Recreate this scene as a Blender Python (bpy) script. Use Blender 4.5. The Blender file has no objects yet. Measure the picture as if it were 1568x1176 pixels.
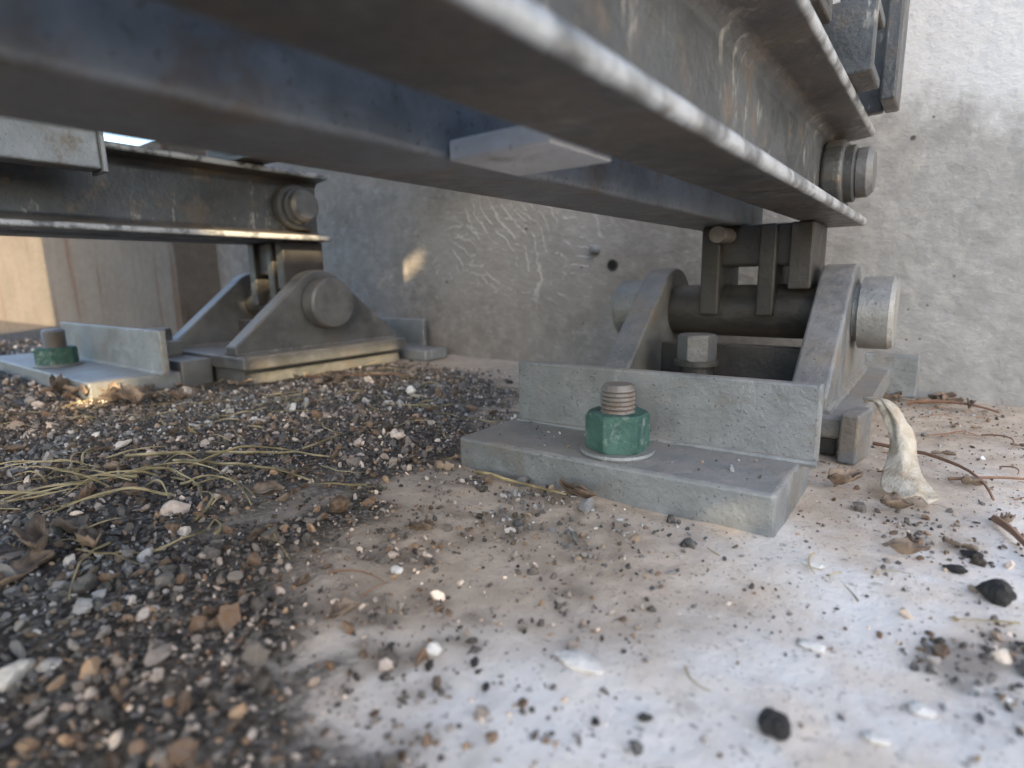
import bpy, bmesh, math, random
import numpy as np
from mathutils import Vector, Matrix
S=0.14
random.seed(7); rng=np.random.default_rng(7)
scn=bpy.context.scene
# ---------------------------------------------------------------- node helper
class N:
    def __init__(s,name,rough=0.7,metal=0.0,spec=0.5):
        s.m=bpy.data.materials.new(name); s.m.use_nodes=True
        s.t=s.m.node_tree; s.b=s.t.nodes['Principled BSDF']
        s.b.inputs['Roughness'].default_value=rough; s.b.inputs['Metallic'].default_value=metal
        s.b.inputs['Specular IOR Level'].default_value=spec
        tc=s.t.nodes.new('ShaderNodeTexCoord'); mp=s.t.nodes.new('ShaderNodeMapping')
        mp.inputs['Scale'].default_value=(1/S,)*3
        s.t.links.new(tc.outputs['Object'],mp.inputs['Vector']); s.v=mp.outputs['Vector']
    def L(s,a,b): s.t.links.new(a,b)
    def put(s,inp,val):
        if isinstance(val,bpy.types.NodeSocket): s.L(val,inp)
        else:
            if isinstance(val,(tuple,list)) and len(val)==3 and inp.type=='RGBA': val=(*val,1)
            inp.default_value=val
    def map(s,scale=(1,1,1),loc=(0,0,0),rot=(0,0,0),vec=None):
        n=s.t.nodes.new('ShaderNodeMapping'); n.inputs['Scale'].default_value=scale
        n.inputs['Location'].default_value=loc; n.inputs['Rotation'].default_value=rot
        s.L(vec or s.v,n.inputs['Vector']); return n.outputs['Vector']
    def noise(s,scale,detail=4,rough=0.55,vec=None,dist=0.0):
        n=s.t.nodes.new('ShaderNodeTexNoise'); n.inputs['Scale'].default_value=scale
        n.inputs['Detail'].default_value=detail; n.inputs['Roughness'].default_value=rough
        n.inputs['Distortion'].default_value=dist
        s.L(vec or s.v,n.inputs['Vector']); return n.outputs['Fac']
    def vor(s,scale,vec=None,out='Distance'):
        n=s.t.nodes.new('ShaderNodeTexVoronoi'); n.inputs['Scale'].default_value=scale
        s.L(vec or s.v,n.inputs['Vector']); return n.outputs[out]
    def rmp(s,fac,a,b,lo=0.0,hi=1.0):
        n=s.t.nodes.new('ShaderNodeMapRange'); n.interpolation_type='SMOOTHSTEP'
        s.L(fac,n.inputs['Value']); n.inputs['From Min'].default_value=a; n.inputs['From Max'].default_value=b
        n.inputs['To Min'].default_value=lo; n.inputs['To Max'].default_value=hi
        return n.outputs['Result']
    def mix(s,f,a,b,mode='MIX'):
        n=s.t.nodes.new('ShaderNodeMix'); n.data_type='RGBA'; n.blend_type=mode
        s.put(n.inputs[0],f); s.put(n.inputs[6],a); s.put(n.inputs[7],b); return n.outputs[2]
    def math(s,op,a,b=0.0):
        n=s.t.nodes.new('ShaderNodeMath'); n.operation=op
        s.put(n.inputs[0],a); s.put(n.inputs[1],b); return n.outputs[0]
    def bump(s,h,strength=0.4,dist=0.02,prev=None):
        n=s.t.nodes.new('ShaderNodeBump'); n.inputs['Strength'].default_value=strength
        n.inputs['Distance'].default_value=dist*S; s.L(h,n.inputs['Height'])
        if prev: s.L(prev,n.inputs['Normal'])
        return n.outputs['Normal']
    def attr(s,name,out='Color'):
        n=s.t.nodes.new('ShaderNodeAttribute'); n.attribute_name=name; return n.outputs[out]
    def xyz(s):
        n=s.t.nodes.new('ShaderNodeSeparateXYZ'); s.L(s.v,n.inputs[0]); return n.outputs
    def out(s,col,nrm=None,rough=None):
        s.put(s.b.inputs['Base Color'],col)
        if nrm: s.L(nrm,s.b.inputs['Normal'])
        if rough is not None: s.put(s.b.inputs['Roughness'],rough)
        return s.m

def steel(name,dark,light,stain=(0.15,0.115,0.085),st=(0.60,0.75),splash=(0.68,0.74),splc=(0.5,0.5,0.48),metal=0.35,r=(0.38,0.62),sc=1.0,up=0.5,under=0.6,edge=None,hl=0.3,amask=(0.46,0.62)):
    n=N(name,metal=metal)
    a=n.noise(1.3*sc,3,0.6); b=n.noise(7*sc,5,0.66,dist=0.3); c=n.noise(3.1*sc,4,0.7,vec=n.map(loc=(5,3,1)))
    d=n.noise(11*sc,5,0.7,vec=n.map(scale=(1,1,0.35),loc=(2,9,4)))
    col=n.mix(n.rmp(a,0.3,0.7),dark,light)
    col=n.mix(n.rmp(b,0.35,0.75,0,hl),col,tuple(min(1,x*1.7) for x in light))
    col=n.mix(n.rmp(c,st[0],st[1],0,0.65),col,stain)
    col=n.mix(n.math('MULTIPLY',n.rmp(d,splash[0],splash[1],0,0.85),n.rmp(a,amask[0],amask[1],0.0,0.9)),col,splc)
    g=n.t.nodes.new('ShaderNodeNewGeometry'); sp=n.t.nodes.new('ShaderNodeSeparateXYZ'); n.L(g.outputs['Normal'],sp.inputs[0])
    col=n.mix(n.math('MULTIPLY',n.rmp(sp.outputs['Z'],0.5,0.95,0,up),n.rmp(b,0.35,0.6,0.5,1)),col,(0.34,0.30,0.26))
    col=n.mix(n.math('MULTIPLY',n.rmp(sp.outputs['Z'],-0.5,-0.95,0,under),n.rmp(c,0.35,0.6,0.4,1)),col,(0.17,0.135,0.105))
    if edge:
        # flange toes: worn zinc with the sky highlight painted into the colour
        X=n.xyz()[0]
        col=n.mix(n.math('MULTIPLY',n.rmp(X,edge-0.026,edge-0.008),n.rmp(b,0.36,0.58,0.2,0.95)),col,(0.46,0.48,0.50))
    sp2=n.noise(60*sc,1,0.5)
    col=n.mix(n.rmp(sp2,0.66,0.72,0,0.5),col,(0.05,0.04,0.035))
    return n.out(col,n.bump(n.noise(14*sc,5,0.72),0.45,0.022),n.rmp(b,0.3,0.7,r[0],r[1]))
BP=dict(st=(0.52,0.68),splash=(0.56,0.66),splc=(0.34,0.33,0.30),metal=0.3,r=(0.30,0.52),amask=(0.48,0.56))
m_beam=steel('dusty_beam_paint',(0.032,0.036,0.040),(0.085,0.093,0.10),**BP)
m_beamR=steel('worn_lit_edge_beam_paint',(0.032,0.036,0.040),(0.085,0.093,0.10),edge=-0.5,**BP)
m_beamL=steel('worn_lit_edge_left_beam_paint',(0.036,0.040,0.044),(0.09,0.098,0.105),edge=-5.5,**BP)
m_beam2=steel('grey_beam_paint',(0.14,0.16,0.18),(0.25,0.28,0.31),st=(0.52,0.70),splash=(0.64,0.72),metal=0.2,r=(0.35,0.55))
m_galv=steel('galvanised_plate',(0.155,0.17,0.178),(0.25,0.267,0.277),stain=(0.20,0.17,0.14),st=(0.5,0.72),splash=(0.58,0.74),splc=(0.50,0.52,0.52),metal=0.3,up=0.55,hl=0.25)
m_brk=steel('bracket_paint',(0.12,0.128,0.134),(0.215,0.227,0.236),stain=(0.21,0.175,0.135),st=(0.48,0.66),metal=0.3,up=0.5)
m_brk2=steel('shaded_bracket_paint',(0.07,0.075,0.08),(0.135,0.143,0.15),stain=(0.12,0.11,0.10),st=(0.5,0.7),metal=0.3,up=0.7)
m_pin=steel('pin_steel',(0.21,0.215,0.21),(0.33,0.33,0.315),stain=(0.25,0.22,0.17),metal=0.4,up=0.3)
m_pale=steel('sunlit_batten',(0.45,0.46,0.47),(0.60,0.60,0.60),metal=0.1,under=0.1)  # sunlight on the batten, painted in as a paler steel
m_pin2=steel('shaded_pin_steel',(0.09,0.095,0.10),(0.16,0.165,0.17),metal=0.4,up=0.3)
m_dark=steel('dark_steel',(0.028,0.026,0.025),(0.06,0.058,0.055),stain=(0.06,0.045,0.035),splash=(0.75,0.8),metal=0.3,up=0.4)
m_bolt=steel('bolt_zinc',(0.12,0.11,0.10),(0.27,0.255,0.24),stain=(0.22,0.13,0.085),st=(0.5,0.7),metal=0.5,up=0.2)
n=N('green_nut_paint',rough=0.65,spec=0.3)
c=n.noise(16,5,0.7); c2=n.noise(6,4,0.6)
m_green=n.out(n.mix(n.rmp(c,0.50,0.70,0,0.8),n.mix(n.rmp(c2,0.35,0.7),(0.03,0.080,0.068),(0.065,0.145,0.124)),(0.24,0.29,0.27)),n.bump(c,0.6,0.02))
# ---------------------------------------------------------------- mesh helpers
def empty(name,loc):
    e=bpy.data.objects.new(name,None); e.empty_display_size=0.02
    e.location=Vector(loc)*S; scn.collection.objects.link(e); return e
def fin(bm,name,mat,parent=None,bev=0.012,smooth=False,seg=2,ang=35):
    bmesh.ops.recalc_face_normals(bm,faces=bm.faces)
    for v in bm.verts: v.co*=S
    me=bpy.data.meshes.new(name); bm.to_mesh(me); bm.free()
    me.materials.append(mat)
    o=bpy.data.objects.new(name,me); scn.collection.objects.link(o)
    if parent:
        o.parent=parent; o.matrix_parent_inverse=Matrix.Translation(parent.location).inverted()
    if smooth:
        for p in me.polygons: p.use_smooth=True
        me.set_sharp_from_angle(angle=math.radians(32))
    if bev:
        md=o.modifiers.new('bevel','BEVEL'); md.width=bev*S; md.segments=seg; md.limit_method='ANGLE'; md.angle_limit=math.radians(ang)
    return o
def box(name,x,y,z,mat,parent=None,bev=0.012,rotz=0,roty=0,rotx=0):
    bm=bmesh.new(); bmesh.ops.create_cube(bm,size=1)
    c=Vector(((x[0]+x[1])/2,(y[0]+y[1])/2,(z[0]+z[1])/2))
    for v in bm.verts: v.co=Vector((v.co.x*(x[1]-x[0]),v.co.y*(y[1]-y[0]),v.co.z*(z[1]-z[0])))
    R=Matrix.Rotation(math.radians(rotz),3,'Z')@Matrix.Rotation(math.radians(roty),3,'Y')@Matrix.Rotation(math.radians(rotx),3,'X')
    for v in bm.verts: v.co=R@v.co+c
    return fin(bm,name,mat,parent,bev)
def extr(name,poly,axis,a0,a1,mat,parent=None,bev=0.012,seg=2,xf=None):
    bm=bmesh.new()
    def P(p,a): return {'X':(a,p[0],p[1]),'Y':(p[0],a,p[1]),'Z':(p[0],p[1],a)}[axis]
    A=[bm.verts.new(P(p,a0)) for p in poly]; B=[bm.verts.new(P(p,a1)) for p in poly]
    bm.faces.new(A); bm.faces.new(B[::-1])
    for i in range(len(poly)):
        j=(i+1)%len(poly); bm.faces.new((A[i],B[i],B[j],A[j]))
    return fin(bm,name,mat,parent,bev,seg=seg)
def lathe(name,prof,c,axis,mat,parent=None,segs=40,bev=0):
    bm=bmesh.new(); rings=[]
    for r,t in prof:
        ring=[]
        for k in range(segs):
            a=2*math.pi*k/segs; u,w=r*math.cos(a),r*math.sin(a)
            p={'X':(t,u,w),'Y':(u,t,w),'Z':(u,w,t)}[axis]
            ring.append(bm.verts.new(Vector(p)+Vector(c)))
        rings.append(ring)
    for a,b in zip(rings,rings[1:]):
        for k in range(segs):
            bm.faces.new((a[k],a[(k+1)%segs],b[(k+1)%segs],b[k]))
    bm.faces.new(rings[0]); bm.faces.new(rings[-1])
    return fin(bm,name,mat,parent,bev,smooth=True)
def hexnut(name,c,r,h,mat,parent,rot=10):
    bm=bmesh.new(); lv=[]
    for zz,ins in((0,0.93),(0.08*h,1.0),(0.88*h,1.0),(h,0.90)):
        ring=[]
        for k in range(36):
            a=math.radians(10*k); hx=math.cos(math.radians(30))/math.cos(math.radians((10*k)%60-30))
            rr=min(hx,ins) ; aa=a+math.radians(rot)
            ring.append(bm.verts.new((c[0]+r*rr*math.cos(aa),c[1]+r*rr*math.sin(aa),c[2]+zz)))
        lv.append(ring)
    for a,b in zip(lv,lv[1:]):
        for k in range(36): bm.faces.new((a[k],a[(k+1)%36],b[(k+1)%36],b[k]))
    bm.faces.new(lv[0]); bm.faces.new(lv[-1])
    return fin(bm,name,mat,parent,0.005,seg=2,ang=40)
def weld(name,p0,p1,r,mat,parent):
    bm=bmesh.new(); p0=Vector(p0);p1=Vector(p1); n=max(8,int((p1-p0).length/0.03)); d=(p1-p0).normalized()
    up=Vector((0,0,1)) if abs(d.z)<0.9 else Vector((1,0,0)); s=d.cross(up).normalized(); u=s.cross(d)
    rings=[]
    for i in range(n+1):
        c=p0.lerp(p1,i/n); rr=r*random.uniform(0.8,1.25)
        rings.append([bm.verts.new(c+s*rr*math.cos(a)+u*rr*math.sin(a)) for a in [k*math.pi/4 for k in range(8)]])
    for a,b in zip(rings,rings[1:]):
        for k in range(8): bm.faces.new((a[k],a[(k+1)%8],b[(k+1)%8],b[k]))
    bm.faces.new(rings[0]); bm.faces.new(rings[-1])
    return fin(bm,name,mat,parent,0,smooth=True)
# ---------------------------------------------------------------- anchor plates
def thread(name,c,r,z0,z1,mat,parent):
    prof=[(r*0.6,z0)]; z=z0; p=0.021
    while z<z1-0.02:
        prof+=[(r*0.9,z),(r,z+p*0.5)]; z+=p
    prof+=[(r*0.92,z),(r*0.78,z1)]
    return lathe(name,prof,(c[0],c[1],0),'Z',mat,parent,28)
def anchor(x0,x1,y0,y1,zt,angle_y,angle_top,nut,skew=0.0,ax=(None,None),nr=0.15):
    e=empty('anchor_plate',((x0+x1)/2,(y0+y1)/2,0))
    poly=[(x0,y0-skew),(x1,y0),(x1+0.0,y1),(x0,y1-skew)]
    extr('base_plate',poly,'Z',0.0 if skew==0 else -0.05,zt,m_galv,e,0.02,3)
    a0=ax[0] if ax[0] is not None else x0+0.03; a1=ax[1] if ax[1] is not None else x1-0.0
    extr('angle_upright',[(a0,angle_y-skew),(a1,angle_y),(a1,angle_y+0.06),(a0,angle_y+0.06-skew)],'Z',zt+0.001,angle_top,m_galv,e,0.012)
    weld('weld_bead',(a0,angle_y-skew,zt+0.002),(a1,angle_y,zt+0.002),0.018,m_galv,e)
    nx,ny=nut
    lathe('washer',[(0.0001,zt+0.001),(nr*1.13,zt+0.001),(nr*1.16,zt+0.01),(nr*1.13,zt+0.022),(0.0001,zt+0.023)],(nx,ny,0),'Z',m_galv,e)
    hexnut('green_nut',(nx,ny,zt+0.022),nr,0.18,m_green,e,rot=31)
    thread('bolt_stud',(nx,ny,0),0.083 if nr<.18 else .11,zt+0.15,zt+0.335 if nr<.18 else zt+.40,m_bolt,e)
    return e
anchor(-2.03,-0.44,2.25,2.95,0.167,2.72,0.525,(-1.2,2.42),skew=0.06,ax=(-1.97,-0.38),nr=.155)
anchor(-9.6,-6.0,1.68,2.5,0.16,2.27,0.58,(-7.75,1.93),ax=(-8.8,-5.9),nr=0.2)
anchor(-6.5,-5.15,5.0,5.4,0.14,5.32,0.5,(-6.1,5.12),ax=(-6.4,-5.5))
# ---------------------------------------------------------------- pivot brackets
def gpoly(cy,zb,pz,half,rr):
    pts=[(cy-half,zb),(cy-half,zb+0.09)]
    a0=math.radians(140)
    for k in range(15):
        a=a0+(math.radians(40)-a0)*k/14
        pts.append((cy+rr*math.cos(a),pz+rr*math.sin(a)))
    pts+=[(cy+half,zb+0.09),(cy+half,zb)]
    return pts
def bracket(xl,xr,cy,pz,zb,half,rr,capr,mb,mp):
    e=empty('pivot_bracket',((xl+xr)/2,cy,0)); t=0.2
    box('base_plate',(xl-0.30,xr+0.28),(cy-half-0.03,cy+half+0.03),(zb-0.13,zb),mb,e,0.02)
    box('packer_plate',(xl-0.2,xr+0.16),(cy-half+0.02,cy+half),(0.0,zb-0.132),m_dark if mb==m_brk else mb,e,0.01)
    for nm,x in(('gusset_far',xl),('gusset_near',xr)):
        extr(nm,gpoly(cy,zb+0.001,pz,half,rr),'X',x-t/2,x+t/2,mb,e,0.018,3)
        weld('weld_bead',(x+t/2,cy-half,zb),(x+t/2,cy+half,zb),0.025,mb,e)
        weld('weld_bead',(x-t/2,cy-half,zb),(x-t/2,cy+half,zb),0.025,mb,e)
    R=capr
    lathe('pin_cap_near',[(R*0.55,xr+t/2-0.02),(R*0.80,xr+t/2),(R*0.80,xr+t/2+0.03),(R,xr+t/2+0.035),(R,xr+t/2+0.2),(R*0.93,xr+t/2+0.225),(0.001,xr+t/2+0.227)],(0,cy,pz),'X',mp,e)
    lathe('pin_cap_far',[(0.001,xl-t/2-0.262),(R*0.93,xl-t/2-0.26),(R,xl-t/2-0.235),(R,xl-t/2-0.01),(R*0.8,xl-t/2+0.02)],(0,cy,pz),'X',mp,e)
    lathe('pivot_tube',[(0.19,xl+t/2-0.01),(0.19,xr-t/2+0.01)],(0,cy,pz),'X',m_dark,e)
    box('stiffener_bar',(xl+t/2,xr-t/2),(cy-0.3,cy-0.18),(zb+0.002,zb+0.28),m_dark,e,0.01)
    return e
eb=bracket(-1.78,-0.56,4.4,0.74,0.235,0.93,0.32,0.235,m_brk,m_pin)
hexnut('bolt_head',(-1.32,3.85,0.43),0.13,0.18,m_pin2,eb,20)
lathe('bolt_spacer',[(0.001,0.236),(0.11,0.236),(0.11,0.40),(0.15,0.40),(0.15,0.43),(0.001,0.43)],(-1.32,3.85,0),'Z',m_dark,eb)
box('corner_tab',(-0.36,-0.27),(3.36,3.62),(0.0,0.27),m_brk,eb,0.012,rotz=-8)
box('end_tab',(-0.5,-0.1),(5.36,5.42),(0.02,0.36),m_galv,eb,0.012)
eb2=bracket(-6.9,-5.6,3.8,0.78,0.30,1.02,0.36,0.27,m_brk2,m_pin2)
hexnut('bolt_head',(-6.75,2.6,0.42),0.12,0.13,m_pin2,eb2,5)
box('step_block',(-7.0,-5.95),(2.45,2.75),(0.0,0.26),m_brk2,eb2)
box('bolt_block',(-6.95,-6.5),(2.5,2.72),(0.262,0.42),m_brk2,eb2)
# ---------------------------------------------------------------- beams (back to back channels)
def channel(name,xw,dirx,fl,z0,z1,y0,y1,parent,mat):
    w=0.055; tf=0.08; tt=0.056
    p=[(xw,z0),(xw+dirx*fl,z0),(xw+dirx*fl,z0+tt),(xw+dirx*(w+0.05),z0+tf),(xw+dirx*w,z0+tf+0.05),
       (xw+dirx*w,z1-tf-0.05),(xw+dirx*(w+0.05),z1-tf),(xw+dirx*fl,z1-tt),(xw+dirx*fl,z1),(xw,z1)]
    return extr(name,p,'Y',y0,y1,mat,parent,0.022,5)
def beam(xo,z0,z1,yend,piny,lugy,lugz,mn,ystart=-6):
    e=empty('steel_channel_beam',(xo-0.5,yend/2,z0))
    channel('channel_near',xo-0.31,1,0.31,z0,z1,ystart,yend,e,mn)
    channel('channel_far',xo-0.66,-1,0.40,z0,z1,ystart,yend-0.25,e,m_beam2)
    zm=(z0+z1)/2
    def bp(r,w):
        pts=[]
        for k in range(13):
            a=math.pi/2*3-math.pi*k/12
            pts.append((piny+r*math.cos(a),zm+r*math.sin(a)))
        pts+=[(piny+w,zm+r),(piny+w,zm-r)]
        return pts
    extr('boss_plate',bp(0.235,0.22),'X',xo-0.255,xo-0.12,m_beam,e,0.03,4)
    lathe('boss_ring',[(0.19,xo-0.12),(0.19,xo-0.07),(0.15,xo-0.05)],(0,piny,zm),'X',m_beam,e)
    lathe('pin_head',[(0.1,xo-0.06),(0.165,xo-0.05),(0.165,xo+0.01),(0.13,xo+0.045),(0.001,xo+0.05)],(0,piny,zm),'X',m_pin2,e,segs=24)
    if yend>4.5:
        box('batten_plate',(xo-0.655,xo-0.315),(1.25,1.58),(z0-0.006,z0+0.05),m_pale,e,0.006)
    xc=xo-0.56
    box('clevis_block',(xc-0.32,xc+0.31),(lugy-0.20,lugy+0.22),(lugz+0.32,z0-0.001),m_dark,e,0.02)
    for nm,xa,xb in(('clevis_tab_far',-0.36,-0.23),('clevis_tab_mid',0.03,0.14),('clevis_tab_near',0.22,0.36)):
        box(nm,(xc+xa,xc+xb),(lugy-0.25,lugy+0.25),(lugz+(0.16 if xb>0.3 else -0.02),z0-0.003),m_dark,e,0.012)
    return e
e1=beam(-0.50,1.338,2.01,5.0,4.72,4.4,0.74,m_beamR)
lathe('rusty_bolt',[(0.001,3.95),(0.055,3.95),(0.055,4.4)],(-1.25,0,1.27),'Y',m_bolt,e1,segs=12)
e2=beam(-5.5,1.45,2.16,4.0,3.68,3.75,0.78,m_beamL)
e=empty('steel_box_section',(-5.2,0,2))
t0=[(-5.3,1.86),(-5.08,1.86),(-5.08,2.24),(-5.3,2.24)]
extr('box_tube',t0,'Y',-6,1.72,m_beam2,e,0.02,3)
box('end_lip',(-5.31,-5.05),(1.721,1.75),(1.84,2.27),m_beam2,e,0.006)
e=empty('cross_member',(-3.8,3.2,2.3))
extr('channel_cross',[(3.0,2.17),(3.3,2.17),(3.3,2.45),(3.25,2.45),(3.25,2.22),(3.0,2.22)],'X',-6.6,-0.55,m_dark,e,0.01)
e=empty('cross_member',(-1.0,3.9,2.3))
extr('channel_cross',[(3.62,2.012),(4.0,2.012),(4.0,2.07),(3.68,2.07),(3.68,2.32),(4.0,2.32),(4.0,2.38),(3.62,2.38)],'X',-1.7,-0.40,m_beam,e,0.012)
box('upright_flat',(-0.42,-0.34),(4.25,4.62),(2.012,5.0),m_beam,e,0.012)
box('stay_angle',(-0.72,-0.425),(4.55,4.62),(2.012,5.0),m_beam,e,0.012)
e=empty('shade_housing',(-4.7,-1.5,5))  # unseen box added to shade the pier and the space under the beams
box('shade_housing_floor',(-6.5,-3.1),(-5,3.9),(3.2,3.4),m_beam,e)
box('shade_housing_body',(-6.4,-3.2),(-4.9,3.8),(3.401,9.7),m_beam,e,0.05)
for xx in(-6.3,-3.4):
    for yy in(-4,0,3.15): box('shade_housing_leg',(xx,xx+0.2),(yy,yy+0.2),(2.45,3.2),m_beam,e)
# ---------------------------------------------------------------- walls
def wallmat(name,warm):
    n=N(name,rough=0.9,spec=0.2); X=n.xyz()
    a=n.noise(0.9,4,0.6); b=n.noise(6,5,0.68)
    base=n.mix(n.rmp(a,0.3,0.7),(0.17,0.160,0.149),(0.245,0.234,0.22))
    base=n.mix(n.rmp(b,0.4,0.7,0,0.5),base,(0.32,0.31,0.295))
    if warm:
        base=n.mix(0.65,base,(0.10,0.08,0.06))
        st=n.noise(3,4,0.6,vec=n.map(scale=(1,1,0.08)))
        base=n.mix(n.rmp(st,0.55,0.7,0,0.7),base,(0.10,0.055,0.03))
        return n.out(base,n.bump(b,0.6,0.05))
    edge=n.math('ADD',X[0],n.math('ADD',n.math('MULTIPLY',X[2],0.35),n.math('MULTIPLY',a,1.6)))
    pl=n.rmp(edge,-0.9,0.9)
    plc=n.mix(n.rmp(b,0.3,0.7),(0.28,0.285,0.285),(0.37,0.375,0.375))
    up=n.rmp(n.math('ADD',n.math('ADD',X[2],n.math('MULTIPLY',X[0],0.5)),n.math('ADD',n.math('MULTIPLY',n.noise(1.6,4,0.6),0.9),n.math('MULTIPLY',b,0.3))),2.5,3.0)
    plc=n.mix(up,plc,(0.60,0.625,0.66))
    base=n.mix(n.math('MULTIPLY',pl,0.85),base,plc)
    # swept trowel strokes: broken arcs around several centres
    pv=n.map(loc=(4.25,0,-1.36))
    d=n.t.nodes.new('ShaderNodeVectorMath'); d.operation='LENGTH'; n.L(n.map(scale=(0.55,0,1.15),vec=pv),d.inputs[0])
    dd=d.outputs['Value']
    msk=n.rmp(n.math('ADD',dd,n.math('MULTIPLY',b,0.6)),0.8,1.25,1,0)
    lm=None
    for k,(cx,cz,fr,off) in enumerate(((1.35,0.55,50.0,4),(-0.9,-0.9,58.0,9),(0.2,1.4,44.0,15))):
        r2=n.t.nodes.new('ShaderNodeVectorMath'); r2.operation='LENGTH'; n.L(n.map(scale=(0.8,0,1.15),loc=(cx,0,cz),vec=pv),r2.inputs[0])
        ph_=n.math('ADD',n.math('MULTIPLY',r2.outputs['Value'],fr),n.math('MULTIPLY',n.noise(1.5,4,0.6,vec=n.map(loc=(off,0,2))),20.0))
        g_=n.math('MULTIPLY',n.rmp(n.math('SINE',ph_),0.70,1.0),n.rmp(n.noise(1.7,5,0.75,vec=n.map(loc=(0,off,off))),0.50,0.60))
        lm=g_ if lm is None else n.math('MAXIMUM',lm,g_)
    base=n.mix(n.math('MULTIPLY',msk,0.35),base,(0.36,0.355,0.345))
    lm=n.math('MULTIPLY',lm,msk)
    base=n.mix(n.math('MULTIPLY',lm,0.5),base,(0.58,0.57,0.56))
    vv=n.vor(2.3,vec=n.map(scale=(1,1,1.0),loc=(3,0,1)))
    pit=n.rmp(n.math('ADD',vv,n.math('MULTIPLY',b,0.05)),0.055,0.075,1,0)
    base=n.mix(n.math('MULTIPLY',pit,0.85),base,(0.05,0.045,0.04))
    v2=n.rmp(n.vor(7,vec=n.map(loc=(1,0,7))),0.05,0.08,1,0)
    base=n.mix(n.math('MULTIPLY',v2,n.rmp(a,0.45,0.55,0,0.8)),base,(0.09,0.08,0.07))
    sc=n.noise(4,3,0.5,vec=n.map(scale=(0.25,1,3.0),rot=(0,0.2,0)))
    scr=n.math('MULTIPLY',n.rmp(n.math('ABSOLUTE',n.math('SUBTRACT',sc,0.5)),0.0,0.010,1,0),n.rmp(b,0.5,0.6,0,0.4))
    base=n.mix(scr,base,(0.50,0.49,0.48))
    h=n.math('ADD',n.noise(9,5,0.62,vec=n.map(scale=(0.8,1,1.0),rot=(0,-0.5,0))),n.math('MULTIPLY',lm,0.25))
    return n.out(base,n.bump(h,0.45,0.05))
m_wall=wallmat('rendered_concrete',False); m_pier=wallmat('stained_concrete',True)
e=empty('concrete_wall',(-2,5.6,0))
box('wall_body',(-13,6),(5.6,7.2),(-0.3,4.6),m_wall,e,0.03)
lathe('drain_hole_rim',[(0.045,5.585),(0.062,5.585),(0.062,5.61)],(-2.86,0,1.13),'Y',m_dark,e,20)
n=N('void_black',rough=1); m_void=n.out((0.008,0.008,0.008))
lathe('drain_hole',[(0.001,5.581),(0.045,5.581),(0.045,5.61)],(-2.86,0,1.13),'Y',m_void,e,20)
lathe('plaster_knob',[(0.001,5.47),(0.035,5.48),(0.05,5.51),(0.035,5.53),(0.06,5.58),(0.05,5.61)],(-3.06,0,1.3),'Y',m_galv,e,14)
e=empty('concrete_pier',(-20,4.8,0))
box('pier_body',(-40,-11.4),(4.8,7.0),(-0.3,3.6),m_pier,e,0.03)
# ---------------------------------------------------------------- ground
def vnoise(seed):
    r=np.random.default_rng(seed).random((256,256))
    def f(x,y,s):
        x=np.asarray(x)*s; y=np.asarray(y)*s
        i=np.floor(x).astype(int); j=np.floor(y).astype(int); a=x-i; b=y-j
        a=a*a*(3-2*a); b=b*b*(3-2*b)
        g=lambda p,q:r[p%256,q%256]
        return (g(i,j)*(1-a)+g(i+1,j)*a)*(1-b)+(g(i,j+1)*(1-a)+g(i+1,j+1)*a)*b
    return f
nz=vnoise(3); nz2=vnoise(11)
def sst(x,a,b):
    t=np.clip((x-a)/(b-a),0,1); return t*t*(3-2*t)
def soil(x,y):
    w=(nz(x,y,1.6)-0.5)*0.9+(nz2(x,y,4)-0.5)*0.7+(nz(x,y,11)-0.5)*0.5
    edge=-2.0+np.where(y<1.0,(1.0-y)*2.3,0)-np.where(y>2.6,(y-2.6)*0.85,0)
    d=sst(-(x-edge)+w,-0.55,0.85)
    return np.clip(d*(1-0.75*sst(y+w*.5,4.3,4.9)*sst(x,-8,-6)),0,1)
def dens(x,y):
    d=soil(x,y)
    for cx,cy,r,a in((-1.45,1.75,0.26,1.5),(-1.05,1.66,0.28,1.5),(-1.15,1.0,0.24,1.3),(-1.35,2.05,0.28,1.5),(0.2,1.8,0.22,1.5),(-.85,1.35,.2,.8),(-1.6,1.3,.35,1.1),(-.9,1.95,.3,.6),(-.85,.7,.3,1.2),(-1.45,.95,.3,1.2),(0,2.6,.3,.6)):
        q=((x-cx)**2+(y-cy)**2)/r**2
        d=np.maximum(d,a*np.exp(-q*1.2)*(0.1+nz2(x,y,7)*nz(x,y,17)*1.8))
    return np.clip(d,0,1)
def gh(x,y):
    s=soil(x,y)
    fade=sst(-np.maximum(np.abs(np.asarray(x)+3)-14,np.abs(np.asarray(y)-2)-8),-2,0)
    return ((nz(x,y,2.3)-0.5)*0.03+(nz2(x,y,9)-0.5)*0.008+s*(0.004+0.03*nz(x,y,1.1)+0.014*nz2(x,y,14)))*fade-0.012
def axis(a,b,st):
    core=np.arange(a,b,st); out=[]
    d=st; v=b
    while v<3000: out.append(v); d*=1.35; v+=d
    lo=[]; d=st; v=a-st
    while v>-3000: lo.append(v); d*=1.35; v-=d
    return np.array(lo[::-1]+list(core)+out)
gx=axis(-11,1.6,0.03); gy=axis(-0.6,5.7,0.03)
GX,GY=np.meshgrid(gx,gy,indexing='ij'); H=gh(GX,GY); SO=soil(GX,GY); SD=dens(GX,GY)
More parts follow.
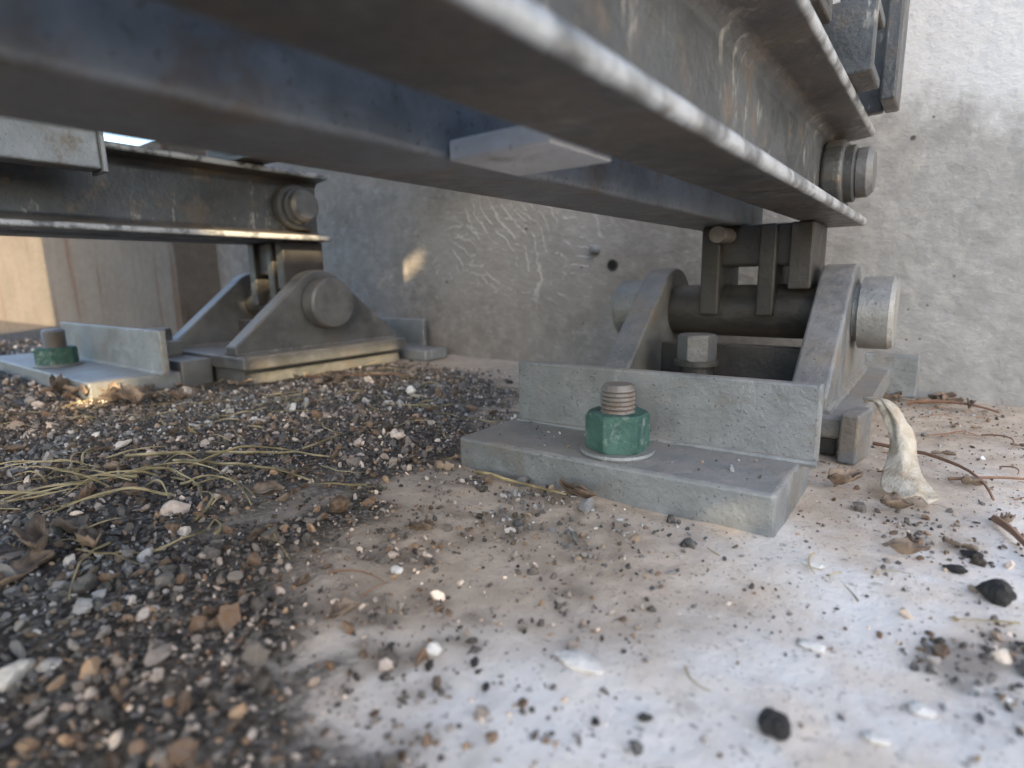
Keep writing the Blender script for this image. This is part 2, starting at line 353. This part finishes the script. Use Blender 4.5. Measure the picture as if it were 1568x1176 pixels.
# tan dust lies over the middle of the slab, thinning toward the open side
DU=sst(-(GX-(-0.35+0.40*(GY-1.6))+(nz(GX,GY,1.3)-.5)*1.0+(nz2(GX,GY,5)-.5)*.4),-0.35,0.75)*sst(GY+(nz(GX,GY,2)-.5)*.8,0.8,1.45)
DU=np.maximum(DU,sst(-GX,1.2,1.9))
nx_,ny_=GX.shape
co=np.stack([GX,GY,H],-1).reshape(-1,3)*S
I=np.arange(nx_*ny_).reshape(nx_,ny_)
F=np.stack([I[:-1,:-1],I[1:,:-1],I[1:,1:],I[:-1,1:]],-1).reshape(-1,4)
def npmesh(name,co,F,mat,attr=None,smooth=False):
    me=bpy.data.meshes.new(name); k=F.shape[1]
    me.vertices.add(len(co)); me.vertices.foreach_set('co',co.astype(np.float32).ravel())
    me.loops.add(F.size); me.loops.foreach_set('vertex_index',F.astype(np.int32).ravel())
    me.polygons.add(len(F)); me.polygons.foreach_set('loop_start',np.arange(0,F.size,k,dtype=np.int32))
    me.polygons.foreach_set('loop_total',np.full(len(F),k,dtype=np.int32))
    me.update(calc_edges=True); me.materials.append(mat)
    me.polygons.foreach_set('use_smooth',np.full(len(F),smooth))
    if attr is not None:
        at=me.color_attributes.new('col','FLOAT_COLOR','POINT')
        at.data.foreach_set('color',attr.astype(np.float32).ravel())
    me.validate()
    o=bpy.data.objects.new(name,me); scn.collection.objects.link(o); return o
n=N('dusty_floor',rough=0.92,spec=0.2)
sc_=n.t.nodes.new('ShaderNodeSeparateColor'); n.L(n.attr('col'),sc_.inputs[0]); s_=sc_.outputs[0]; s2_=sc_.outputs[1]; du=sc_.outputs[2]
a=n.noise(1.5,4,0.6); b=n.noise(7,5,0.65)
fl=n.mix(n.rmp(a,0.36,0.60),(0.79,0.755,0.71),(0.72,0.61,0.50))  # peach blotches: sand tint that also paints in a warm sun spot
fl=n.mix(n.rmp(b,0.45,0.7,0,0.5),fl,(0.80,0.77,0.73))
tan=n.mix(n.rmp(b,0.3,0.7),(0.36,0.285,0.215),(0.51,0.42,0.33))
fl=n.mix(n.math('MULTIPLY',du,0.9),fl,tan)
fl=n.mix(n.rmp(n.noise(3,5,0.7,vec=n.map(loc=(7,1,0))),0.56,0.70,0,0.5),fl,(0.40,0.32,0.25))
fl=n.mix(n.rmp(n.noise(26,3,0.6),0.62,0.68,0,0.55),fl,(0.20,0.175,0.15))
fl=n.mix(n.rmp(n.noise(80,1,0.6),0.68,0.72,0,0.7),fl,(0.10,0.09,0.08))
fl=n.mix(n.rmp(s2_,0.1,0.9,0,0.7),fl,(0.20,0.165,0.13))
so=n.mix(n.rmp(b,0.35,0.65),(0.05,0.042,0.036),(0.12,0.10,0.08))
vs=n.t.nodes.new('ShaderNodeSeparateColor'); vn=n.t.nodes.new('ShaderNodeTexVoronoi'); vn.inputs['Scale'].default_value=45; n.L(n.v,vn.inputs['Vector']); n.L(vn.outputs['Color'],vs.inputs[0])
so=n.mix(n.rmp(vs.outputs[0],0.6,0.95,0,0.7),so,(0.20,0.19,0.18))
so=n.mix(n.rmp(vs.outputs[1],0.9,0.97,0,0.8),so,(0.34,0.29,0.23))
so=n.mix(n.rmp(vs.outputs[2],0.8,0.95,0,0.8),so,(0.03,0.028,0.025))
f=n.rmp(n.math('ADD',s_,n.math('MULTIPLY',n.math('SUBTRACT',b,0.5),1.2)),0.15,0.9)
col=n.mix(f,fl,so)
h=n.math('ADD',n.math('MULTIPLY',n.math('MULTIPLY',vn.outputs['Distance'],-1.0),f),n.math('MULTIPLY',n.noise(12,5,0.7),0.6))
m_ground=n.out(col,n.bump(h,0.55,0.035))
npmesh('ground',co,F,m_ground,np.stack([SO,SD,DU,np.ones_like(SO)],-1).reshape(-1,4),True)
# ---------------------------------------------------------------- gravel
def tmpl(sub):
    bm=bmesh.new(); bmesh.ops.create_icosphere(bm,subdivisions=sub,radius=1)
    v=np.array([x.co[:] for x in bm.verts]); bm.verts.index_update()
    f=np.array([[q.index for q in p.verts] for p in bm.faces]); bm.free(); return v,f
T1=tmpl(1); T2=tmpl(2)
PAL=np.array([[.075,.08,.085],[.13,.135,.14],[.22,.225,.23],[.44,.44,.44],[.03,.03,.03],[.18,.13,.09],[.34,.26,.18],[.70,.68,.64],[.09,.065,.045],[.30,.28,.26]])
PW=np.array([.18,.15,.11,.09,.16,.10,.05,.05,.08,.06]); PW/=PW.sum()
def stones(xs,ys,rs,T,dim=1.0):
    n=len(xs); v,f=T; m=len(v)
    A=rng.normal(size=(n,3,3)); Q=np.linalg.qr(A)[0]
    sc=np.stack([rng.uniform(.8,1.35,n),rng.uniform(.6,1.0,n),rng.uniform(.42,.8,n)],-1)
    P=v[None]*(1+rng.uniform(-.28,.22,(n,m,1)))
    for _ in range(4):
        d=rng.normal(size=(n,3)); d/=np.linalg.norm(d,axis=1,keepdims=True); k=rng.uniform(.4,.75,n)
        t=np.einsum('nmi,ni->nm',P,d)-k[:,None]; P-=np.where(t>0,t,0)[...,None]*d[:,None]
    P=P*sc[:,None]; P=np.einsum('nmi,nij->nmj',P,Q)*rs[:,None,None]
    P[...,0]+=xs[:,None]; P[...,1]+=ys[:,None]; P[...,2]+=(gh(xs,ys)+rs*rng.uniform(.1,.5,n))[:,None]
    br=sst(nz(xs,ys,0.9)+0.3*sst(-xs,3,6)-0.15*sst(-xs,1.5,2.5),.40,.65)[:,None]
    c=PAL[rng.choice(len(PAL),n,p=PW)]*rng.uniform(.75,1.25,(n,1))*dim
    c=c*(1-br*.5)+c*np.array([1.35,.95,.65])*br*.5
    C=np.concatenate([np.repeat(c[:,None],m,1),np.ones((n,m,1))],-1)
    Fc=(f[None]+(np.arange(n)*m)[:,None,None]).reshape(-1,3)
    return P.reshape(-1,3)*S,Fc,C.reshape(-1,4)
def blocked(x,y):
    b=np.zeros_like(x,bool)
    for a,bb,c_,d in((-2.03,-.44,2.19,2.95),(-2.1,-.28,3.4,5.4),(-9.6,-6.0,1.65,2.5),(-7.2,-5.3,2.45,4.85)): b|=(x>a)&(x<bb)&(y>c_)&(y<d)
    return b
parts=[]
def add(n,reg,lo,hi,T,fn,dim=1.0):
    x=rng.uniform(reg[0],reg[1],n); y=rng.uniform(reg[2],reg[3],n); k=(rng.random(n)<fn(x,y))&(~blocked(x,y)); x=x[k];y=y[k]
    r=np.exp(rng.normal(math.log(lo),hi,len(x))); r=np.clip(r,0.004,0.06); parts.append(stones(x,y,r,T,dim))
add(56000,(-6.2,.6,0.0,4.9),0.0092,0.45,T1,lambda x,y:dens(x,y)**1.1*0.95)
add(5000,(-6.2,.6,0.0,4.6),0.0195,0.45,T2,lambda x,y:dens(x,y)**1.6*(0.25+nz(x,y,1.3)))
add(9000,(-14,-6.2,0.3,5.4),0.024,0.40,T1,lambda x,y:soil(x,y))
add(11000,(-3.2,1.4,0.3,5.5),0.0058,0.5,T1,lambda x,y:0.15+0*x+0.9*nz(x,y,3)**2)
add(760,(-2.5,1.4,0.5,5.4),0.013,0.5,T2,lambda x,y:0.12+0.9*nz(x,y,2)**3,1.2)
# grit that has blown onto the anchor plate
gxp=rng.uniform(-1.9,-.5,60); gyp=rng.uniform(2.26,2.66,60); grr=np.clip(np.exp(rng.normal(math.log(.006),.5,60)),.003,.018)
p_,f_,c_=stones(gxp,gyp,grr,T1,1.2)
p_=p_.reshape(60,-1,3); p_[...,2]+=((0.170-gh(gxp,gyp))*S)[:,None]; parts.append((p_.reshape(-1,3),f_,c_))
o=0;V=[];FF=[];CC=[]
for p,f_,c_ in parts: V.append(p);FF.append(f_+o);CC.append(c_);o+=len(p)
n=N('crushed_stone',rough=0.8,spec=0.3)
b=n.noise(50,3,0.6); col=n.mix(n.rmp(b,0.35,0.7,0.0,0.4),n.attr('col'),(0.26,0.23,0.195))
m_st=n.out(col,n.bump(b,0.4,0.01))
npmesh('gravel',np.concatenate(V),np.concatenate(FF),m_st,np.concatenate(CC))
# ---------------------------------------------------------------- pebbles
def blob(name,items,mat,parent=None):
    bm=bmesh.new()
    for (x,y,r,sx,sy,sz) in items:
        g=bmesh.ops.create_icosphere(bm,subdivisions=3,radius=1)
        z=float(gh(np.array([x]),np.array([y]))[0]); ph=random.uniform(0,9)
        for v in g['verts']:
            k=1+0.12*math.sin(4*v.co.x+ph)+0.10*math.sin(5*v.co.y+ph*2)*math.cos(3*v.co.z)+random.uniform(-.06,.06)
            v.co=Vector((v.co.x*sx*k*r+x,v.co.y*sy*k*r+y,v.co.z*sz*k*r+z+r*sz*0.85))
    return fin(bm,name,mat,None,0,smooth=True)
n=N('black_clinker',rough=0.6); b=n.noise(50,4,0.6); m_blk=n.out(n.mix(b,(0.01,0.01,0.011),(0.035,0.033,0.032)),n.bump(b,0.9,0.03))
blob('dark_pebbles',[(-.21,1.22,.03,1,1,1),(.22,2.19,.045,1.1,.9,.8),(.17,2.5,.025,1.3,.8,.6),(-.9,1.0,.012,1,1,1),(-.55,1.02,.009,1,1,1),(.12,2.33,.025,1.4,.8,.5),(-.82,.95,.01,1,1,1)],m_blk)
n=N('pale_chip',rough=0.8); b=n.noise(20,4,0.6); m_chip=n.out(n.mix(b,(0.6,0.58,0.54),(0.8,0.76,0.7)),n.bump(b,0.6,0.03))
blob('plaster_chips',[(-.68,1.17,.04,1.9,.8,.28),(-1.02,.97,.024,1,.8,.7),(-.2,1.62,.03,1.1,.7,.3),(-.28,2.1,.03,1.3,.6,.25),(-3.65,3.35,.05,1,.7,.8),(-1.45,1.22,.022,1,.9,.6),(.05,1.5,.03,1,.7,.3),(-.03,1.33,.02,1.2,.8,.4)],m_chip)
# ---------------------------------------------------------------- straw and twigs
def tubes(name,lines,mat):
    bm=bmesh.new()
    for pts,r in lines:
        rings=[]
        for i,p in enumerate(pts):
            d=(pts[min(i+1,len(pts)-1)]-pts[max(i-1,0)]).normalized(); s=d.cross(Vector((0,0,1))).normalized(); u=s.cross(d)
            rr=r*(1-0.6*i/len(pts))
            rings.append([bm.verts.new(p+s*rr*math.cos(a)+u*rr*math.sin(a)) for a in [k*math.pi*2/5 for k in range(5)]])
        for a,b in zip(rings,rings[1:]):
            for k in range(5): bm.faces.new((a[k],a[(k+1)%5],b[(k+1)%5],b[k]))
        bm.faces.new(rings[0]); bm.faces.new(rings[-1])
    return fin(bm,name,mat,None,0,smooth=True)
def strand(x,y,ang,L,r,curl=0.5,lift=0.05):
    pts=[];n=12;a=ang;k=random.uniform(-curl,curl)/n*2
    z1=random.uniform(0,lift)
    for i in range(n+1):
        z=float(gh(np.array([x]),np.array([y]))[0])+r+0.012+z1*math.sin(math.pi*i/n)
        pts.append(Vector((x,y,z))); x+=math.cos(a)*L/n; y+=math.sin(a)*L/n; a+=k+random.uniform(-.05,.05)
    return pts,r
n=N('dry_straw_stalk',rough=0.7); b=n.noise(6,3,0.5); m_straw=n.out(n.mix(n.rmp(b,.35,.65),(0.18,0.145,0.07),(0.46,0.38,0.22)))
ls=[]
for i in range(24):
    ls.append(strand(-3.3+random.gauss(0,.25),1.0+random.gauss(0,.16),random.gauss(0.6,.55)+random.choice([0,math.pi]) ,random.uniform(.25,.7),random.uniform(.004,.009),.45,.08))
ls.append(strand(-3.75,1.18,0.55,1.25,0.012,0.3,.08)); ls.append(strand(-3.4,1.3,0.25,1.0,0.011,0.5,.05))
for i in range(140):
    x=random.uniform(-6,-2); y=random.uniform(.3,4.2); ls.append(strand(x,y,random.uniform(0,6.3),random.uniform(.12,.45),random.uniform(.003,.008),.6,.03))
for i in range(22):
    x=random.uniform(-2.4,.3); y=random.uniform(.9,3.2)
    if not blocked(np.array([x]),np.array([y]))[0]: ls.append(strand(x,y,random.uniform(0,6.3),random.uniform(.06,.2),random.uniform(.002,.004),.7,.005))
ls.append(strand(-1.86,2.13,0.02,.55,.011,.1,.01))
tubes('dry_straw',ls,m_straw)
n=N('twig_bark',rough=0.8); b=n.noise(10,3,0.5); m_twig=n.out(n.mix(b,(0.13,0.07,0.045),(0.32,0.19,0.12)))
ls=[strand(-.25,3.85,-.45,.9,.012,.5,.03),strand(.1,3.35,.3,.5,.009,.4,.03),strand(-.15,5.2,.1,.55,.016,.4,.1),strand(.25,2.9,-1.2,.5,.016,.4,.02),strand(-1.62,1.06,.5,.22,.005,1.5,.02),strand(-1.4,1.02,1.4,.12,.004,.6,.02),strand(-5.3,3.4,.1,1.2,.014,.4,.03)]
for i in range(14):
    x=random.uniform(-.2,.6);y=random.uniform(3.2,5.5); ls.append(strand(x,y,random.uniform(-.6,.8),random.uniform(.12,.35),random.uniform(.003,.006),1.2,.03))
tubes('fallen_twigs',ls,m_twig)
# ---------------------------------------------------------------- dry leaves
def leaf(bm,x,y,z,L,W,ang,curl,tilt):
    nu,nv=12,6; g=[]
    R=Matrix.Rotation(ang,3,'Z')@Matrix.Rotation(tilt,3,'X')
    ph=random.uniform(0,6); bend=random.uniform(-.5,.5); rag=[random.uniform(.7,1.15) for _ in range(nu+1)]
    for i in range(nu+1):
        t=i/nu; w=W*(math.sin(math.pi*min(1,t**.8*0.96+0.02))**0.8)*rag[i]; row=[]
        for j in range(nv+1):
            s=j/nv*2-1
            p=Vector(((t-.5)*L,s*w/2+bend*L*(t-.5)**2,curl*L*((s*s)*0.45*w/W+ (t-.5)**2*0.9)+0.05*L*math.sin(9*t+ph+3*s)))
            row.append(bm.verts.new(R@p+Vector((x,y,z))))
        g.append(row)
    for i in range(nu):
        for j in range(nv): bm.faces.new((g[i][j],g[i+1][j],g[i+1][j+1],g[i][j+1]))
def leaves(name,items,mat):
    bm=bmesh.new()
    for it in items: leaf(bm,*it)
    o=fin(bm,name,mat,None,0,smooth=True)
    md=o.modifiers.new('t','SOLIDIFY'); md.thickness=0.004*S
    return o
n=N('dry_leaf_brown',rough=0.75); b=n.noise(9,4,0.65)
m_leaf=n.out(n.mix(n.rmp(b,.35,.65),(0.08,0.055,0.04),(0.27,0.205,0.15)),n.bump(b,.4,.02))
it=[]
def lz(x,y): return float(gh(np.array([x]),np.array([y]))[0])+0.012
def al(x,y,L,W,a=None,c=None,t=None,dz=0):
    it.append((x,y,lz(x,y)+dz,L,W,random.uniform(0,6.3) if a is None else a,random.uniform(.2,1.1) if c is None else c,random.uniform(-.4,.4) if t is None else t))
al(-2.6,.5,.24,.10);al(-2.45,.42,.22,.08);al(-2.72,.62,.2,.1);al(-2.5,.62,.16,.08)
for i in range(12): al(-5.7+random.gauss(0,.35),1.85+random.gauss(0,.22),random.uniform(.15,.34),random.uniform(.07,.15),dz=.03)
for i in range(9): al(-5.2+random.gauss(0,.4),2.9+random.gauss(0,.5),random.uniform(.12,.25),random.uniform(.05,.1),dz=.02)
al(-1.36,.93,.1,.05);al(-2.5,1.35,.15,.08,c=.3);al(-1.6,1.5,.1,.04)
al(-.08,2.81,.12,.05,.3,1.0,.2,.01);al(-.02,2.35,.14,.045,.4,.9,.2,.01);al(-.3,2.98,.18,.08,.8,1,.3,.02)
al(-1.25,2.13,.2,.035,-.1,.8,.5,.01)
for i in range(40):
    x=random.uniform(-5,-2);y=random.uniform(.3,3.8); al(x,y,random.uniform(.05,.14),random.uniform(.02,.05))
for i in range(8):
    x=random.uniform(-.1,.7);y=random.uniform(2.2,5.2); al(x,y,random.uniform(.05,.12),random.uniform(.02,.05))
for i in range(9): al(-.0+random.gauss(0,.18),5.35+random.gauss(0,.1),random.uniform(.1,.2),random.uniform(.03,.07),dz=.02)
leaves('dry_leaves',it,m_leaf)
n=N('bleached_leaf',rough=0.65); b=n.noise(14,4,0.6)
m_wl=n.out(n.mix(n.rmp(b,.3,.75),(0.56,0.51,0.42),(0.34,0.27,0.19)),n.bump(n.noise(22,4,.7),.6,.03))
bm=bmesh.new(); path=[(-.27,3.34,.36),(-.22,3.32,.375),(-.17,3.30,.35),(-.12,3.27,.28),(-.09,3.22,.20),(-.085,3.15,.13),(-.075,3.07,.08),(-.05,2.99,.045),(-.02,2.93,.02)]
wd=[.02,.05,.085,.10,.095,.10,.15,.21,.19]; g=[]
for i,(p,w) in enumerate(zip(path,wd)):
    row=[]
    for j in range(9):
        s=j/4-1; cr=.022*math.sin(7*s+i*1.7)+.012*math.sin(13*s-i)
        fold=(1-abs(s))*w*.45 if i<6 else (1-abs(s))*w*.2
        row.append(bm.verts.new((p[0]+s*w*.5,p[1]-fold+cr,p[2]+fold*.4+cr*.6)))
    g.append(row)
for i in range(8):
    for j in range(8): bm.faces.new((g[i][j],g[i+1][j],g[i+1][j+1],g[i][j+1]))
o=fin(bm,'curled_leaf',m_wl,None,0,smooth=True); q=o.modifiers.new('s','SUBSURF'); q.levels=2; q.render_levels=2
md=o.modifiers.new('t','SOLIDIFY'); md.thickness=0.006*S
# ---------------------------------------------------------------- unseen panel added to block the sun (openings shaped for the sun slivers)
sd=Vector((0.78,-0.60,0.40)).normalized(); XB=14.0
holes=[]
def hole(T,w,h):
    t=(XB-T[0])/sd.x; y=T[1]+sd.y*t; z=T[2]+sd.z*t; holes.append((y-w/2,y+w/2,z-h/2,z+h/2))
hole((-5.5,3.2,1.53),1.3,0.26)
hole((-5.3,3.7,0.12),1.9,0.36)
hole((-6.2,5.6,1.12),0.66,0.26)
hole((-6.0,1.75,0.05),0.5,0.34)
hole((-4.6,1.5,0.05),0.9,0.30)
hole((-0.64,2.25,0.04),0.24,0.08)
Ys=sorted({-17.5,-3.6}|{h[0] for h in holes}|{h[1] for h in holes}); Zs=sorted({-0.2,12.6}|{h[2] for h in holes}|{h[3] for h in holes})
bm=bmesh.new()
for y0,y1 in zip(Ys,Ys[1:]):
    for z0,z1 in zip(Zs,Zs[1:]):
        cy,cz=(y0+y1)/2,(z0+z1)/2
        if any(h[0]<cy<h[1] and h[2]<cz<h[3] for h in holes): continue
        g=bmesh.ops.create_cube(bm,size=1)
        for v in g['verts']: v.co=Vector((XB+0.05+v.co.x*0.1,cy+v.co.y*(y1-y0),cz+v.co.z*(z1-z0)))
n=N('sun_blocker_panel',rough=0.8); fin(bm,'sun_blocker',n.out(n.mix(n.noise(1,3),(0.30,0.31,0.32),(0.38,0.38,0.38))),None,0)
# ---------------------------------------------------------------- light
el=math.asin(sd.z); az=math.atan2(sd.x,sd.y)
w=bpy.data.worlds.new("World"); scn.world=w; w.use_nodes=True
sky=w.node_tree.nodes.new('ShaderNodeTexSky'); sky.sky_type='NISHITA'; sky.sun_disc=False
sky.sun_elevation=el; sky.sun_rotation=az; sky.altitude=100; sky.dust_density=2.0; sky.air_density=1.0
bg=w.node_tree.nodes['Background']; bg.inputs[1].default_value=0.56
w.node_tree.links.new(sky.outputs[0],bg.inputs[0])
ld=bpy.data.lights.new('sun','SUN'); ld.energy=15; ld.angle=math.radians(0.4); ld.color=(1,0.76,0.45)
lo=bpy.data.objects.new('sun',ld); lo.rotation_euler=sd.to_track_quat('Z','Y').to_euler(); scn.collection.objects.link(lo)
# ---------------------------------------------------------------- camera
th=math.radians(37.16); ph=math.radians(10.46); ro=0.019
Fv=Vector((-math.sin(th)*math.cos(ph),math.cos(th)*math.cos(ph),-math.sin(ph)))
Rv=Vector((math.cos(th),math.sin(th),0)); Uv=Rv.cross(Fv)
Rc=(Rv-Uv*ro).normalized(); Uc=(Uv+Rv*ro).normalized()
cd=bpy.data.cameras.new('camera'); cam=bpy.data.objects.new('camera',cd); scn.collection.objects.link(cam)
M=Matrix((( Rc.x,Uc.x,-Fv.x,0),(Rc.y,Uc.y,-Fv.y,0),(Rc.z,Uc.z,-Fv.z,S),(0,0,0,1)))
cam.matrix_world=M
cd.sensor_width=36; cd.sensor_fit='HORIZONTAL'; cd.lens=19.93; cd.clip_start=0.005; cd.clip_end=1000
cd.dof.use_dof=True; cd.dof.focus_distance=2.9*S; cd.dof.aperture_fstop=6.3
scn.camera=cam
scn.view_settings.view_transform='Standard'; scn.view_settings.look='None'; scn.view_settings.exposure=0
